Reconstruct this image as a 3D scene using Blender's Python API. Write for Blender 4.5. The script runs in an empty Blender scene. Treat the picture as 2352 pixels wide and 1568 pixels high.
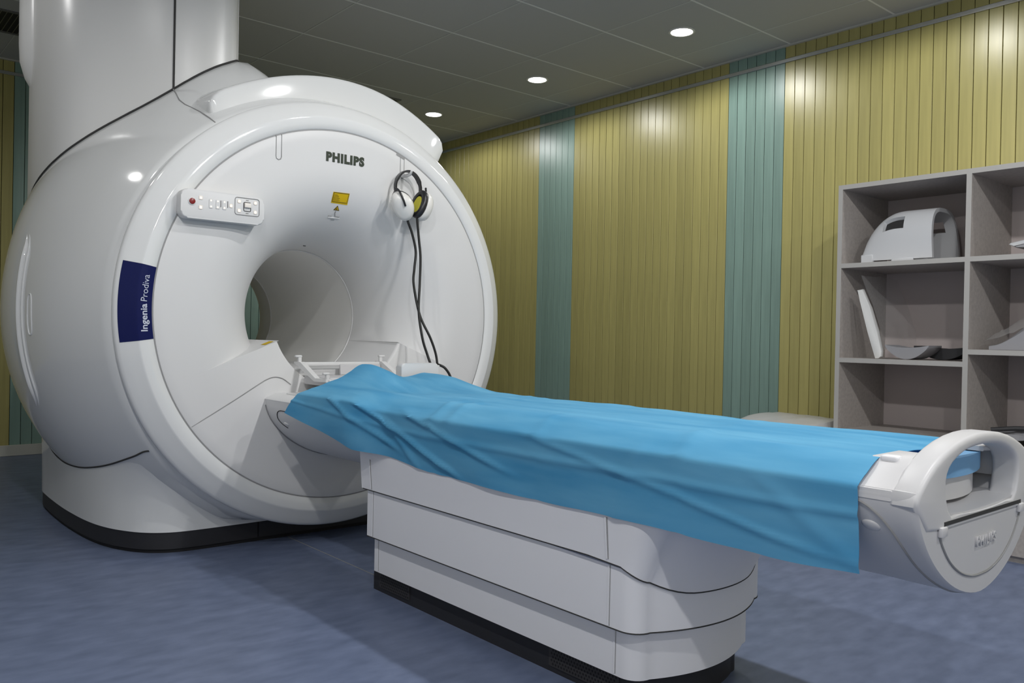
import bpy, bmesh, math, random
from math import sin, cos, pi, radians, sqrt, exp, atan2
from mathutils import Vector, Matrix, noise
random.seed(7)

# ------------------------------------------------------------------ camera, world, exposure
scene = bpy.context.scene
COL = scene.collection
cam_d = bpy.data.cameras.new('camera')
cam = bpy.data.objects.new('camera', cam_d)
COL.objects.link(cam)
scene.camera = cam
cam_d.sensor_width = 36.0
cam_d.lens = 1912.5 / 2352.0 * 36.0
cam_d.clip_start = 0.05
YAW, PITCH, ROLL = radians(40.382), radians(-0.39), radians(1.118)
fv = Vector((sin(YAW) * cos(PITCH), cos(YAW) * cos(PITCH), sin(PITCH)))
rv = Vector((cos(YAW), -sin(YAW), 0))
uv = rv.cross(fv)
r2 = rv * cos(ROLL) + uv * sin(ROLL)
u2 = -rv * sin(ROLL) + uv * cos(ROLL)
M = Matrix(((r2.x, u2.x, -fv.x, -1.77), (r2.y, u2.y, -fv.y, -3.25), (r2.z, u2.z, -fv.z, 1.0), (0, 0, 0, 1)))
cam.matrix_world = M

world = bpy.data.worlds.new('world')
scene.world = world
world.use_nodes = True
world.node_tree.nodes['Background'].inputs[0].default_value = (0.9, 0.95, 1.0, 1)
world.node_tree.nodes['Background'].inputs[1].default_value = 0.0
vs = scene.view_settings
vs.view_transform = 'Standard'
vs.look = 'None'
vs.exposure = 0.0
vs.gamma = 1.0
vs.use_curve_mapping = False

SPOT_W = 40.0            # watts of one ceiling downlight
SPOT_C = (1.0, 0.995, 0.985)

# ------------------------------------------------------------------ materials
def mat(name, col, rough=0.5, spec=0.5, metal=0.0, coat=0.0, emit=None, es=0.0):
    m = bpy.data.materials.new(name)
    m.use_nodes = True
    b = m.node_tree.nodes['Principled BSDF']
    b.inputs['Base Color'].default_value = (*col, 1)
    b.inputs['Roughness'].default_value = rough
    b.inputs['Specular IOR Level'].default_value = spec
    b.inputs['Metallic'].default_value = metal
    b.inputs['Coat Weight'].default_value = coat
    b.inputs['Coat Roughness'].default_value = 0.08
    if emit:
        b.inputs['Emission Color'].default_value = (*emit, 1)
        b.inputs['Emission Strength'].default_value = es
    return m

def noise_col(m, c1, c2, scale=(1, 1, 1), nscale=5.0, detail=6.0, lo=0.35, hi=0.65, bump=0.0, coord='Object'):
    nt = m.node_tree
    b = nt.nodes['Principled BSDF']
    tc = nt.nodes.new('ShaderNodeTexCoord')
    mp = nt.nodes.new('ShaderNodeMapping')
    mp.inputs['Scale'].default_value = scale
    nz = nt.nodes.new('ShaderNodeTexNoise')
    nz.inputs['Scale'].default_value = nscale
    nz.inputs['Detail'].default_value = detail
    cr = nt.nodes.new('ShaderNodeValToRGB')
    cr.color_ramp.elements[0].position = lo
    cr.color_ramp.elements[1].position = hi
    cr.color_ramp.elements[0].color = (*c1, 1)
    cr.color_ramp.elements[1].color = (*c2, 1)
    nt.links.new(tc.outputs[coord], mp.inputs['Vector'])
    nt.links.new(mp.outputs['Vector'], nz.inputs['Vector'])
    nt.links.new(nz.outputs['Fac'], cr.inputs['Fac'])
    nt.links.new(cr.outputs['Color'], b.inputs['Base Color'])
    if bump:
        bp = nt.nodes.new('ShaderNodeBump')
        bp.inputs['Strength'].default_value = bump
        bp.inputs['Distance'].default_value = 0.002
        nt.links.new(nz.outputs['Fac'], bp.inputs['Height'])
        nt.links.new(bp.outputs['Normal'], b.inputs['Normal'])
    return m

MW = mat('scanner_white', (0.74, 0.75, 0.75), 0.09, 0.5)
MCOL = mat('column_white', (0.70, 0.70, 0.69), 0.30, 0.5)
MF = mat('front_white', (0.685, 0.685, 0.685), 0.42, 0.4)
MT = mat('table_white', (0.82, 0.82, 0.85), 0.45, 0.4)
MTUB = mat('tub_white', (0.585, 0.58, 0.59), 0.40, 0.4)
MLIN = mat('tunnel_grey', (0.88, 0.875, 0.86), 0.45, 0.3)
MGAP = mat('joint_dark', (0.05, 0.05, 0.05), 0.7, 0.2)
MGAPL = mat('joint_grey', (0.30, 0.30, 0.30), 0.6, 0.3)
MKICK = mat('kick_charcoal', (0.022, 0.022, 0.026), 0.5, 0.4)
MMESH = mat('vent_black', (0.012, 0.012, 0.014), 0.6, 0.3)
MBLUE = mat('label_blue', (0.005, 0.009, 0.075), 0.20, 0.18)
MINK = mat('logo_dark', (0.035, 0.045, 0.03), 0.5, 0.3)
MYEL = mat('warning_yellow', (0.62, 0.42, 0.005), 0.4, 0.4)
MYLINE = mat('warning_print', (0.10, 0.07, 0.01), 0.5, 0.3)
MWTXT = mat('label_text', (0.62, 0.65, 0.75), 0.4, 0.3)
MBTN = mat('button_lit', (0.85, 0.80, 0.74), 0.4, 0.4)
MGLOW = mat('button_glow', (1.0, 0.9, 0.75), 0.4, 0.3, emit=(1.0, 0.85, 0.65), es=0.7)
MRED = mat('stop_red', (0.22, 0.008, 0.008), 0.3, 0.5)
MBLK = mat('rubber_black', (0.012, 0.012, 0.012), 0.42, 0.4)
MBLKP = mat('plastic_black', (0.02, 0.02, 0.022), 0.3, 0.5)
MCUP = mat('cup_white', (0.78, 0.77, 0.74), 0.2, 0.5)
MFOAM = mat('foam_yellow', (0.50, 0.46, 0.06), 0.9, 0.1)
MPAD = mat('mattress_blue', (0.20, 0.42, 0.68), 0.6, 0.3)
MSH = mat('shelf_laminate', (0.42, 0.385, 0.36), 0.55, 0.3)
noise_col(MSH, (0.36, 0.33, 0.31), (0.43, 0.395, 0.37), (1, 1, 1), 60, 3, 0.3, 0.7)
MSHE = mat('shelf_edge', (0.41, 0.40, 0.385), 0.5, 0.3)
MSHB = mat('shelf_back', (0.52, 0.46, 0.45), 0.6, 0.3)
MCOIL = mat('coil_grey', (0.56, 0.57, 0.59), 0.4, 0.4)
MCOILD = mat('coil_inner', (0.30, 0.30, 0.34), 0.6, 0.3)
MPADG = mat('pad_grey', (0.30, 0.30, 0.32), 0.55, 0.3)
MPADD = mat('pad_dark', (0.035, 0.035, 0.038), 0.5, 0.3)
MPADW = mat('pad_white', (0.72, 0.72, 0.71), 0.3, 0.5)
MRAIL = mat('rail_metal', (0.50, 0.51, 0.50), 0.22, 0.6, 0.6)
MBASE = mat('baseboard_grey', (0.50, 0.50, 0.46), 0.45, 0.4)
MCEIL = mat('ceiling_tile', (0.46, 0.465, 0.46), 0.75, 0.2)
MGRID = mat('ceiling_grid', (0.55, 0.56, 0.55), 0.6, 0.3)
MGRIDL = mat('ceiling_grid_bright', (0.74, 0.75, 0.74), 0.6, 0.3)
MVENT = mat('vent_frame', (0.16, 0.16, 0.15), 0.6, 0.3)
MVSLAT = mat('vent_slat', (0.14, 0.14, 0.10), 0.5, 0.3)
MRIM = mat('light_rim', (0.7, 0.7, 0.68), 0.4, 0.4)
MLENS = mat('light_lens', (1, 1, 1), 0.4, 0.2, emit=(1.0, 0.98, 0.92), es=14.0)
MPAINT = mat('wall_paint', (0.72, 0.72, 0.70), 0.6, 0.3)
MBOARD = mat('wall_backing', (0.05, 0.045, 0.03), 0.9, 0.1)

def wood(name, base):
    m = mat(name, base, 0.33, 0.5)
    d = tuple(c * 0.90 for c in base)
    l = tuple(min(1, c * 1.07) for c in base)
    noise_col(m, d, l, (14, 14, 0.7), 3.0, 5, 0.3, 0.7)
    nt = m.node_tree
    b = nt.nodes['Principled BSDF']
    cr = [n for n in nt.nodes if n.type == 'VALTORGB'][0]
    oi = nt.nodes.new('ShaderNodeObjectInfo')
    mr = nt.nodes.new('ShaderNodeMapRange')
    mr.inputs['To Min'].default_value = 0.92
    mr.inputs['To Max'].default_value = 1.06
    mx = nt.nodes.new('ShaderNodeVectorMath')
    mx.operation = 'SCALE'
    nt.links.new(oi.outputs['Random'], mr.inputs['Value'])
    nt.links.new(cr.outputs['Color'], mx.inputs[0])
    nt.links.new(mr.outputs['Result'], mx.inputs['Scale'])
    nt.links.new(mx.outputs['Vector'], b.inputs['Base Color'])
    return m
MYW = wood('plank_yellow', (0.405, 0.365, 0.138))
MTEAL = wood('plank_teal', (0.23, 0.345, 0.300))

MFLOOR = mat('floor_vinyl', (0.15, 0.20, 0.31), 0.42, 0.4)
noise_col(MFLOOR, (0.108, 0.138, 0.222), (0.164, 0.202, 0.315), (1.0, 2.2, 1), 8.0, 15, 0.28, 0.72)

MCLOTH = mat('sheet_blue', (0.05, 0.37, 0.72), 0.75, 0.15)
noise_col(MCLOTH, (0.085, 0.36, 0.62), (0.185, 0.52, 0.76), (5, 0.8, 5), 3.0, 9, 0.28, 0.74, bump=0.25)
_nt = MCLOTH.node_tree
_tr = _nt.nodes.new('ShaderNodeBsdfTranslucent')
_tr.inputs[0].default_value = (0.10, 0.50, 0.85, 1)
_mx = _nt.nodes.new('ShaderNodeMixShader')
_mx.inputs[0].default_value = 0.22
_out = [n for n in _nt.nodes if n.type == 'OUTPUT_MATERIAL'][0]
_nt.links.new(_nt.nodes['Principled BSDF'].outputs[0], _mx.inputs[1])
_nt.links.new(_tr.outputs[0], _mx.inputs[2])
_nt.links.new(_mx.outputs[0], _out.inputs[0])

def film(name, a):
    m = bpy.data.materials.new(name)
    m.use_nodes = True
    nt = m.node_tree
    b = nt.nodes['Principled BSDF']
    b.inputs['Base Color'].default_value = (0.75, 0.75, 0.75, 1)
    b.inputs['Roughness'].default_value = 0.12
    b.inputs['Alpha'].default_value = a
    return m
MFILM = film('clear_film', 0.16)

# ------------------------------------------------------------------ helpers
ORG = {}
def finish(o, smooth=None):
    if smooth is not None:
        for p in o.data.polygons:
            p.use_smooth = True
        md = o.modifiers.new('edge', 'EDGE_SPLIT')
        md.split_angle = radians(smooth)
    return o

def obj(name, bm, material, parent=None, smooth=None, **props):
    me = bpy.data.meshes.new(name)
    bmesh.ops.recalc_face_normals(bm, faces=bm.faces[:])
    bm.to_mesh(me)
    bm.free()
    me.materials.append(material)
    o = bpy.data.objects.new(name, me)
    COL.objects.link(o)
    if parent is not None:
        org = ORG[parent.name]
        me.transform(Matrix.Translation(-org))
        o.parent = parent
        ORG[o.name] = org
    else:
        ORG[o.name] = Vector((0, 0, 0))
    for k, v in props.items():
        o[k] = v
    return finish(o, smooth)

def thing(name, loc, label, cat, group=None):
    o = bpy.data.objects.new(name, None)
    COL.objects.link(o)
    o.location = loc
    o.empty_display_size = 0.1
    ORG[o.name] = Vector(loc)
    o['label'] = label
    o['category'] = cat
    if group:
        o['group'] = group
    return o

def tag(o, label, cat, group=None):
    o['label'] = label
    o['category'] = cat
    if group:
        o['group'] = group
    return o

def base_origin(o):
    """move a single-mesh thing's origin to the bottom centre of its box"""
    vs_ = [v.co for v in o.data.vertices]
    c = Vector(((min(v.x for v in vs_) + max(v.x for v in vs_)) / 2, (min(v.y for v in vs_) + max(v.y for v in vs_)) / 2, min(v.z for v in vs_)))
    o.data.transform(Matrix.Translation(-c))
    o.location = c
    ORG[o.name] = c
    return o

def add_box(bm, x0, x1, y0, y1, z0, z1, bev=0.0, seg=2):
    vs_ = [bm.verts.new(p) for p in ((x0, y0, z0), (x1, y0, z0), (x1, y1, z0), (x0, y1, z0), (x0, y0, z1), (x1, y0, z1), (x1, y1, z1), (x0, y1, z1))]
    fs = [bm.faces.new([vs_[i] for i in f]) for f in ((0, 3, 2, 1), (4, 5, 6, 7), (0, 1, 5, 4), (1, 2, 6, 5), (2, 3, 7, 6), (3, 0, 4, 7))]
    if bev:
        es = list({e for f in fs for e in f.edges})
        bmesh.ops.bevel(bm, geom=es, offset=bev, segments=seg, profile=0.5, affect='EDGES')
    return vs_

def box(x0, x1, y0, y1, z0, z1, bev=0.0, seg=2):
    bm = bmesh.new()
    add_box(bm, x0, x1, y0, y1, z0, z1, bev, seg)
    return bm

def grid_mesh(bm, rows, close_u=False, close_v=False):
    """rows: list of lists of points"""
    V = [[bm.verts.new(p) for p in r] for r in rows]
    n, m = len(V), len(V[0])
    for i in range(n if close_u else n - 1):
        for j in range(m if close_v else m - 1):
            a, b, c, d = V[i][j], V[(i + 1) % n][j], V[(i + 1) % n][(j + 1) % m], V[i][(j + 1) % m]
            try:
                bm.faces.new((a, b, c, d))
            except ValueError:
                pass
    return V

def add_tube(bm, pts, r, seg=8, caps=True):
    pts = [Vector(p) for p in pts]
    n = len(pts)
    rad = r if isinstance(r, (list, tuple)) else [r] * n
    rows = []
    up = None
    for i in range(n):
        t = (pts[min(i + 1, n - 1)] - pts[max(i - 1, 0)]).normalized()
        if up is None:
            up = t.orthogonal().normalized()
        else:
            up = (up - t * up.dot(t)).normalized()
        s = t.cross(up)
        rows.append([pts[i] + (up * cos(2 * pi * k / seg) + s * sin(2 * pi * k / seg)) * rad[i] for k in range(seg)])
    V = grid_mesh(bm, rows, close_v=True)
    if caps:
        bm.faces.new(V[0])
        bm.faces.new(V[-1][::-1])

def tube(pts, r, seg=8):
    bm = bmesh.new()
    add_tube(bm, pts, r, seg)
    return bm

def spline(pts, n=8):
    """Catmull-Rom through the points"""
    P = [Vector(p) for p in pts]
    P = [P[0] * 2 - P[1]] + P + [P[-1] * 2 - P[-2]]
    out = []
    for i in range(1, len(P) - 2):
        for k in range(n):
            t = k / n
            a, b, c, d = P[i - 1], P[i], P[i + 1], P[i + 2]
            out.append(0.5 * ((2 * b) + (c - a) * t + (2 * a - 5 * b + 4 * c - d) * t * t + (3 * b - a - 3 * c + d) * t ** 3))
    out.append(P[-2])
    return out

def extrude_poly(bm, pts, axis, a, b, hole=None, bev=0.0, seg=2):
    """pts 2D list; axis 'y': pts=(x,z); 'z': pts=(x,y); 'x': pts=(y,z)"""
    def P(p, t):
        return {'x': (t, p[0], p[1]), 'y': (p[0], t, p[1]), 'z': (p[0], p[1], t)}[axis]
    if hole is None:
        A = [bm.verts.new(P(p, a)) for p in pts]
        B = [bm.verts.new(P(p, b)) for p in pts]
        n = len(pts)
        fa = bm.faces.new(A)
        fb = bm.faces.new(B[::-1])
        for i in range(n):
            bm.faces.new((A[i], A[(i + 1) % n], B[(i + 1) % n], B[i]))
        if bev:
            es = list(set(fa.edges) | set(fb.edges))
            bmesh.ops.bevel(bm, geom=es, offset=bev, segments=seg, profile=0.5, affect='EDGES')
    else:                      # pts and hole have equal counts, matching order
        n = len(pts)
        oa = [bm.verts.new(P(p, a)) for p in pts]
        ob = [bm.verts.new(P(p, b)) for p in pts]
        ha = [bm.verts.new(P(p, a)) for p in hole]
        hb = [bm.verts.new(P(p, b)) for p in hole]
        sharp = []
        for i in range(n):
            j = (i + 1) % n
            bm.faces.new((oa[i], oa[j], ha[j], ha[i]))
            bm.faces.new((ob[i], hb[i], hb[j], ob[j]))
            bm.faces.new((oa[i], ob[i], ob[j], oa[j]))
            bm.faces.new((ha[i], ha[j], hb[j], hb[i]))
        if bev:
            bm.edges.ensure_lookup_table()
            es = []
            for L in (oa, ob, ha, hb):
                for i in range(n):
                    es.append(bm.edges.get((L[i], L[(i + 1) % n])))
            bmesh.ops.bevel(bm, geom=[e for e in es if e], offset=bev, segments=seg, profile=0.5, affect='EDGES')

def poly_obj(name, pts, axis, a, b, material, parent=None, bev=0.0, seg=2, smooth=None, hole=None):
    bm = bmesh.new()
    extrude_poly(bm, pts, axis, a, b, hole, bev, seg)
    return obj(name, bm, material, parent, smooth)

def rrect(x0, x1, y0, y1, r, n=6):
    out = []
    for cx, cy, a0 in ((x1 - r, y1 - r, 0), (x0 + r, y1 - r, 90), (x0 + r, y0 + r, 180), (x1 - r, y0 + r, 270)):
        for k in range(n + 1):
            a = radians(a0 + 90 * k / n)
            out.append((cx + r * cos(a), cy + r * sin(a)))
    return out

def ellipse(cx, cy, a, b, n=24):
    return [(cx + a * cos(2 * pi * k / n), cy + b * sin(2 * pi * k / n)) for k in range(n)]

def text_obj(name, body, size, mw, material, parent, extr=0.0006, offset=0.0, width=None, space=1.0):
    cu = bpy.data.curves.new(name, 'FONT')
    cu.body = body
    cu.size = size
    cu.extrude = extr
    cu.offset = offset
    cu.space_character = space
    cu.align_x = 'CENTER'
    cu.align_y = 'CENTER'
    cu.resolution_u = 3
    t = bpy.data.objects.new(name + '_tmp', cu)
    COL.objects.link(t)
    dg = bpy.context.evaluated_depsgraph_get()
    me = bpy.data.meshes.new_from_object(t.evaluated_get(dg))
    bpy.data.objects.remove(t)
    bpy.data.curves.remove(cu)
    if width:
        xs = [v.co.x for v in me.vertices]
        k = width / (max(xs) - min(xs))
        me.transform(Matrix.Diagonal((k, 1, 1, 1)))
    me.transform(mw)
    me.name = name
    me.materials.clear()
    me.materials.append(material)
    o = bpy.data.objects.new(name, me)
    COL.objects.link(o)
    if parent is not None:
        me.transform(Matrix.Translation(-ORG[parent.name]))
        o.parent = parent
        ORG[o.name] = ORG[parent.name]
    return o

FRONT = Matrix.Rotation(radians(90), 4, 'X')      # text facing -Y

def struct(o):
    o['kind'] = 'structure'
    return o

# ------------------------------------------------------------------ room shell
XW, YB, ZC = 3.368, 4.118, 3.036       # right wall, back wall, ceiling
XL, YF = -3.60, -5.40
floor = struct(obj('floor', box(XL, XW + .1, YF, YB + .1, -0.1, 0.0), MFLOOR))
seam = obj('floor_seam', box(0.036, 0.0395, -0.9, 0.53, 0.0, 0.0007), mat('seam_line', (0.30, 0.30, 0.27), 0.6), floor)
seam2 = obj('floor_seam', box(-3.5, 0.04, -1.9, -1.8975, 0.0, 0.0005), mat('seam_faint', (0.15, 0.20, 0.30), 0.6), floor)

def plank_mesh(w, h, t):
    bm = bmesh.new()
    add_box(bm, -w / 2, w / 2, -t / 2, t / 2, 0, h, 0.0012, 1)
    me = bpy.data.meshes.new('plank')
    bmesh.ops.recalc_face_normals(bm, faces=bm.faces[:])
    bm.to_mesh(me)
    bm.free()
    return me

PITCHW = 0.0763
def planked_wall(name, along, fixed, a0, a1, anchor, period):
    """along 'y' (wall at x=fixed) or 'x' (wall at y=fixed). planks proud of a dark backing"""
    t = 0.012
    if along == 'y':
        w = obj(name, box(fixed + t, fixed + 0.1, a0, a1, 0, ZC + .1), MBOARD)
    else:
        w = obj(name, box(a0, a1, fixed + t, fixed + 0.1, 0, ZC + .1), MBOARD)
    struct(w)
    my = plank_mesh(PITCHW - 0.004, ZC - 0.004, t)
    mt = my.copy()
    my.materials.append(MYW)
    mt.materials.append(MTEAL)
    k0 = int(math.ceil((a0 - anchor) / PITCHW))
    k1 = int(math.floor((a1 - anchor) / PITCHW))
    for k in range(k0, k1):
        teal = (k % period) < 6
        o = bpy.data.objects.new('plank', mt if teal else my)
        COL.objects.link(o)
        c = anchor + (k + 0.5) * PITCHW
        if along == 'y':
            o.location = (fixed + t / 2, c, 0.002)
            o.rotation_euler = (0, 0, pi / 2)
        else:
            o.location = (c, fixed + t / 2, 0.002)
        o.parent = w
    return w

wall_right = planked_wall('wall_right', 'y', XW, -3.1, YB, -0.061, 27)
wall_right_near = struct(obj('wall_right_near', box(XW, XW + .1, YF, -3.1, 0, ZC + .1), MYW))
wall_back = planked_wall('wall_back', 'x', YB, -2.0, XW, -0.56, 23)
wall_back_end = struct(obj('wall_back_end', box(XL, -2.0, YB, YB + .1, 0, ZC + .1), MYW))
wall_left = struct(obj('wall_left', box(XL - .1, XL, YF - .1, YB + .1, 0, ZC + .1), MPAINT))
wall_front = struct(obj('wall_front', box(XL, XW + .1, YF - .1, YF, 0, ZC + .1), MPAINT))
struct(obj('trim_1', box(XW - 0.013, XW - 0.0005, YF, YB - .012, 2.916, 2.942, 0.003, 1), MRAIL))
struct(obj('trim_2', box(XL, XW - .014, YB - 0.013, YB - 0.0005, 2.916, 2.942, 0.003, 1), MRAIL))
struct(obj('trim_3', box(XW - 0.02, XW - 0.0005, YF, YB - .02, ZC - .012, ZC - 0.0005), MBASE))
struct(obj('trim_4', box(XL, XW - .02, YB - 0.02, YB - 0.0005, ZC - .012, ZC - 0.0005), MBASE))
struct(obj('baseboard_back', box(XL, XW - .016, YB - 0.016, YB - 0.0005, 0.0005, 0.085, 0.003, 1), MBASE))
struct(obj('baseboard_right', box(XW - 0.016, XW - 0.0005, YF, YB - .017, 0.0005, 0.085, 0.003, 1), MBASE))

# ceiling: light grid above, tiles set a little lower
ceiling = struct(obj('ceiling', box(XL, XW + .1, YF, YB + .1, ZC + .004, ZC + .1), MGRID))
TX, TY = 0.7365, 0.7155
GX0, GY0 = 3.015, -0.104
xs = [GX0 + k * TX for k in range(-9, 1)]
ys = [GY0 + k * TY for k in range(-8, 6)]
xs = [XL] + [x for x in xs if XL + .05 < x < XW - .05] + [XW]
ys = [YF] + [y for y in ys if YF + .05 < y < YB - .05] + [YB]
tile_cache = {}
for i in range(len(xs) - 1):
    for j in range(len(ys) - 1):
        w, h = round(xs[i + 1] - xs[i], 4), round(ys[j + 1] - ys[j], 4)
        if (w, h) not in tile_cache:
            bm = box(-w / 2 + .004, w / 2 - .004, -h / 2 + .004, h / 2 - .004, 0, .012, 0.002, 1)
            me = bpy.data.meshes.new('ceiling_tile')
            bmesh.ops.recalc_face_normals(bm, faces=bm.faces[:])
            bm.to_mesh(me)
            bm.free()
            me.materials.append(MCEIL)
            tile_cache[(w, h)] = me
        o = bpy.data.objects.new('ceiling_tile', tile_cache[(w, h)])
        COL.objects.link(o)
        o.location = ((xs[i] + xs[i + 1]) / 2, (ys[j] + ys[j + 1]) / 2, ZC)
        o.parent = ceiling

for k, x in enumerate(xs[1:-1]):
    obj('grid_bar', box(x - .0045, x + .0045, YF, YB, ZC - .0012, ZC + .004), MGRID, ceiling)
for k, y in enumerate(ys[1:-1]):
    obj('grid_bar', box(XL, XW, y - .006, y + .006, ZC - .0018, ZC + .004), MGRIDL, ceiling)

# ------------------------------------------------------------------ ceiling fixtures
def ring_bm(cx, cy, r0, r1, z0, z1, n=32):
    bm = bmesh.new()
    prof = [(r0, z0 + .002), (r0 + .003, z0), (r1 - .004, z0), (r1, z0 + .003), (r1, z1), (r0, z1)]
    rows = [[(cx + r * cos(2 * pi * k / n), cy + r * sin(2 * pi * k / n), z) for r, z in prof] for k in range(n)]
    grid_mesh(bm, rows, True, True)
    return bm

def downlight(x, y, label, k=1.0, group='recessed downlights in the tiled ceiling'):
    t = thing('downlight', (x, y, ZC), label, 'ceiling light', group)
    obj('rim', ring_bm(x, y, 0.072, 0.088, ZC - .006, ZC), MRIM, t, 40)
    bm = bmesh.new()
    extrude_poly(bm, [(x + .0725 * cos(2 * pi * q / 32), y + .0725 * sin(2 * pi * q / 32)) for q in range(32)], 'z', ZC - .004, ZC - .0005)
    obj('lens', bm, MLENS, t)
    ld = bpy.data.lights.new('downlight_lamp', 'SPOT')
    ld.energy = SPOT_W * k
    ld.color = SPOT_C
    ld.spot_size = radians(177)
    ld.spot_blend = 0.35
    ld.shadow_soft_size = 0.045
    ld.specular_factor = 0.0
    lo = bpy.data.objects.new('downlight_lamp', ld)
    COL.objects.link(lo)
    lo.parent = t
    lo.location = (0, 0, -0.055)
    return t

downlight(2.642, 0.262, 'lit round downlight nearest the shelving, highest in the picture', 0.6)
downlight(2.642, 1.69, 'lit round downlight in the middle of the visible row', 0.5)
downlight(2.65, 3.13, 'lit round downlight nearest the scanner, lowest of the row', 0.5)
OUT = 'recessed downlights beyond the edge of the view'
for (x, y, k) in ((2.642, -1.17, 0.42), (2.642, -2.60, 0.38), (0.60, -1.17, 1.15), (0.60, -2.60, 1.9), (-1.75, -1.17, 0.55), (-1.75, -2.60, 1.75), (-1.75, 0.262, 0.10), (-1.75, 1.69, 0.25), (-1.75, -4.03, 1.8), (0.6, -4.03, 1.9)):
    downlight(x, y, 'round recessed ceiling downlight outside the picture', k, OUT)

def vent(x0, x1, y0, y1, label):
    t = thing('ceiling_vent', ((x0 + x1) / 2, (y0 + y1) / 2, ZC), label, 'air vent')
    bm = bmesh.new()
    for a in ((x0, x1, y0, y0 + .025), (x0, x1, y1 - .025, y1), (x0, x0 + .025, y0 + .025, y1 - .025), (x1 - .025, x1, y0 + .025, y1 - .025)):
        add_box(bm, *a, ZC - .008, ZC - .0005)
    obj('frame', bm, MVENT, t)
    obj('backing', box(x0 + .02, x1 - .02, y0 + .02, y1 - .02, ZC - .003, ZC - .001), MMESH, t)
    n = int((x1 - x0 - .05) / .032)
    for i in range(n):
        xx = x0 + .04 + i * (x1 - x0 - .08) / max(1, n - 1)
        bm = bmesh.new()
        vs_ = [bm.verts.new(p) for p in ((xx - .002, y0 + .026, ZC - .007), (xx + .001, y0 + .026, ZC - .007), (xx + .006, y0 + .026, ZC - .0032), (xx + .003, y0 + .026, ZC - .0032), (xx - .002, y1 - .026, ZC - .007), (xx + .001, y1 - .026, ZC - .007), (xx + .006, y1 - .026, ZC - .0032), (xx + .003, y1 - .026, ZC - .0032))]
        for f in ((0, 1, 2, 3), (4, 7, 6, 5), (0, 4, 5, 1), (1, 5, 6, 2), (2, 6, 7, 3), (3, 7, 4, 0)):
            bm.faces.new([vs_[q] for q in f])
        obj('slat', bm, MVSLAT, t)
vent(-1.45, -0.62, 2.98, 3.46, 'dark slatted ceiling vent at the top left, behind the scanner column')
vent(1.74, 2.17, 2.93, 3.36, 'dark ceiling vent peeking out above the scanner ring')

# ------------------------------------------------------------------ the scanner
AX, AZ = 0.183, 1.085
scanner = thing('mri_scanner', (AX, 1.325, 0), 'large white ring-shaped magnetic resonance scanner with a column up to the ceiling', 'scanner')

def sstep(a, b, t):
    t = min(1, max(0, (t - a) / (b - a)))
    return t * t * (3 - 2 * t)

def hull_r(th, y):
    """th in degrees from straight up, + towards +x"""
    r = 1.222 - 0.222 * (abs(y - 1.325) / 0.95) ** 2.0
    d = (th + 13) / (17.0 if th < -13 else 5.5)
    r += 0.135 * exp(-d * d) * sstep(0.50, 0.86, y)
    d2 = (th + 55) / 18.0
    r += 0.032 * exp(-d2 * d2) * sstep(0.7, 1.3, y)
    return r

def pol(th, r, y):
    a = radians(th)
    return (AX + r * sin(a), y, AZ + r * cos(a))

def on_hull(px, py, d=0.0):
    """point of the hull surface seen by the camera ray of a photo pixel (used to lay out joints)"""
    dr = r2 * ((px - 1176) / 1912.5) - u2 * ((py - 784) / 1912.5) + fv
    o = Vector((-1.77, -3.25, 1.0))
    t = 2.5
    while t < 7:
        p = o + dr * t
        th = math.degrees(atan2(p.x - AX, p.z - AZ))
        if p.y > .3 and math.hypot(p.x - AX, p.z - AZ) < hull_r(th, p.y) + d:
            return p
        t += 0.004
    return None

# hull
ys_h = [0.392, 0.40] + [0.40 + 1.86 * k / 44 for k in range(1, 45)] + [2.268]
rows = []
for i in range(180):
    th = -180 + 2 * i
    row = []
    for k, y in enumerate(ys_h):
        r = hull_r(th, y)
        if k == 0 or k == len(ys_h) - 1:
            r -= 0.012
        p = list(pol(th, r, y))
        p[2] = max(p[2], 0.13)
        row.append(p)
    rows.append(row)
bm = bmesh.new()
grid_mesh(bm, rows, close_u=True)
obj('hull', bm, MW, scanner, 50)

def revolve(prof, th0=-180.0, th1=180.0, n=180):
    full = (th1 - th0) >= 359.9
    m = n if full else n + 1
    rows = [[pol(th0 + (th1 - th0) * i / n, r, y) for (r, y) in prof] for i in range(m)]
    bm = bmesh.new()
    grid_mesh(bm, rows, close_u=full)
    return bm

# front ring
RING = [(0.870, 0.325), (0.869, 0.306), (0.872, 0.301), (0.90, 0.2985), (0.924, 0.2985), (0.929, 0.3000), (0.934, 0.3035), (0.965, 0.324), (0.992, 0.3425), (1.001, 0.351), (1.006, 0.360), (1.006, 0.372), (1.001, 0.380), (0.985, 0.384)]
obj('front_ring', revolve(RING), MW, scanner, 55)
obj('ring_joint', revolve([(0.99, 0.38), (0.985, 0.391), (0.95, 0.391)]), MGAPL, scanner, 60)
# back ring
obj('back_ring', revolve([(r, 2.65 - y) for r, y in RING]), MW, scanner, 55)

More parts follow.
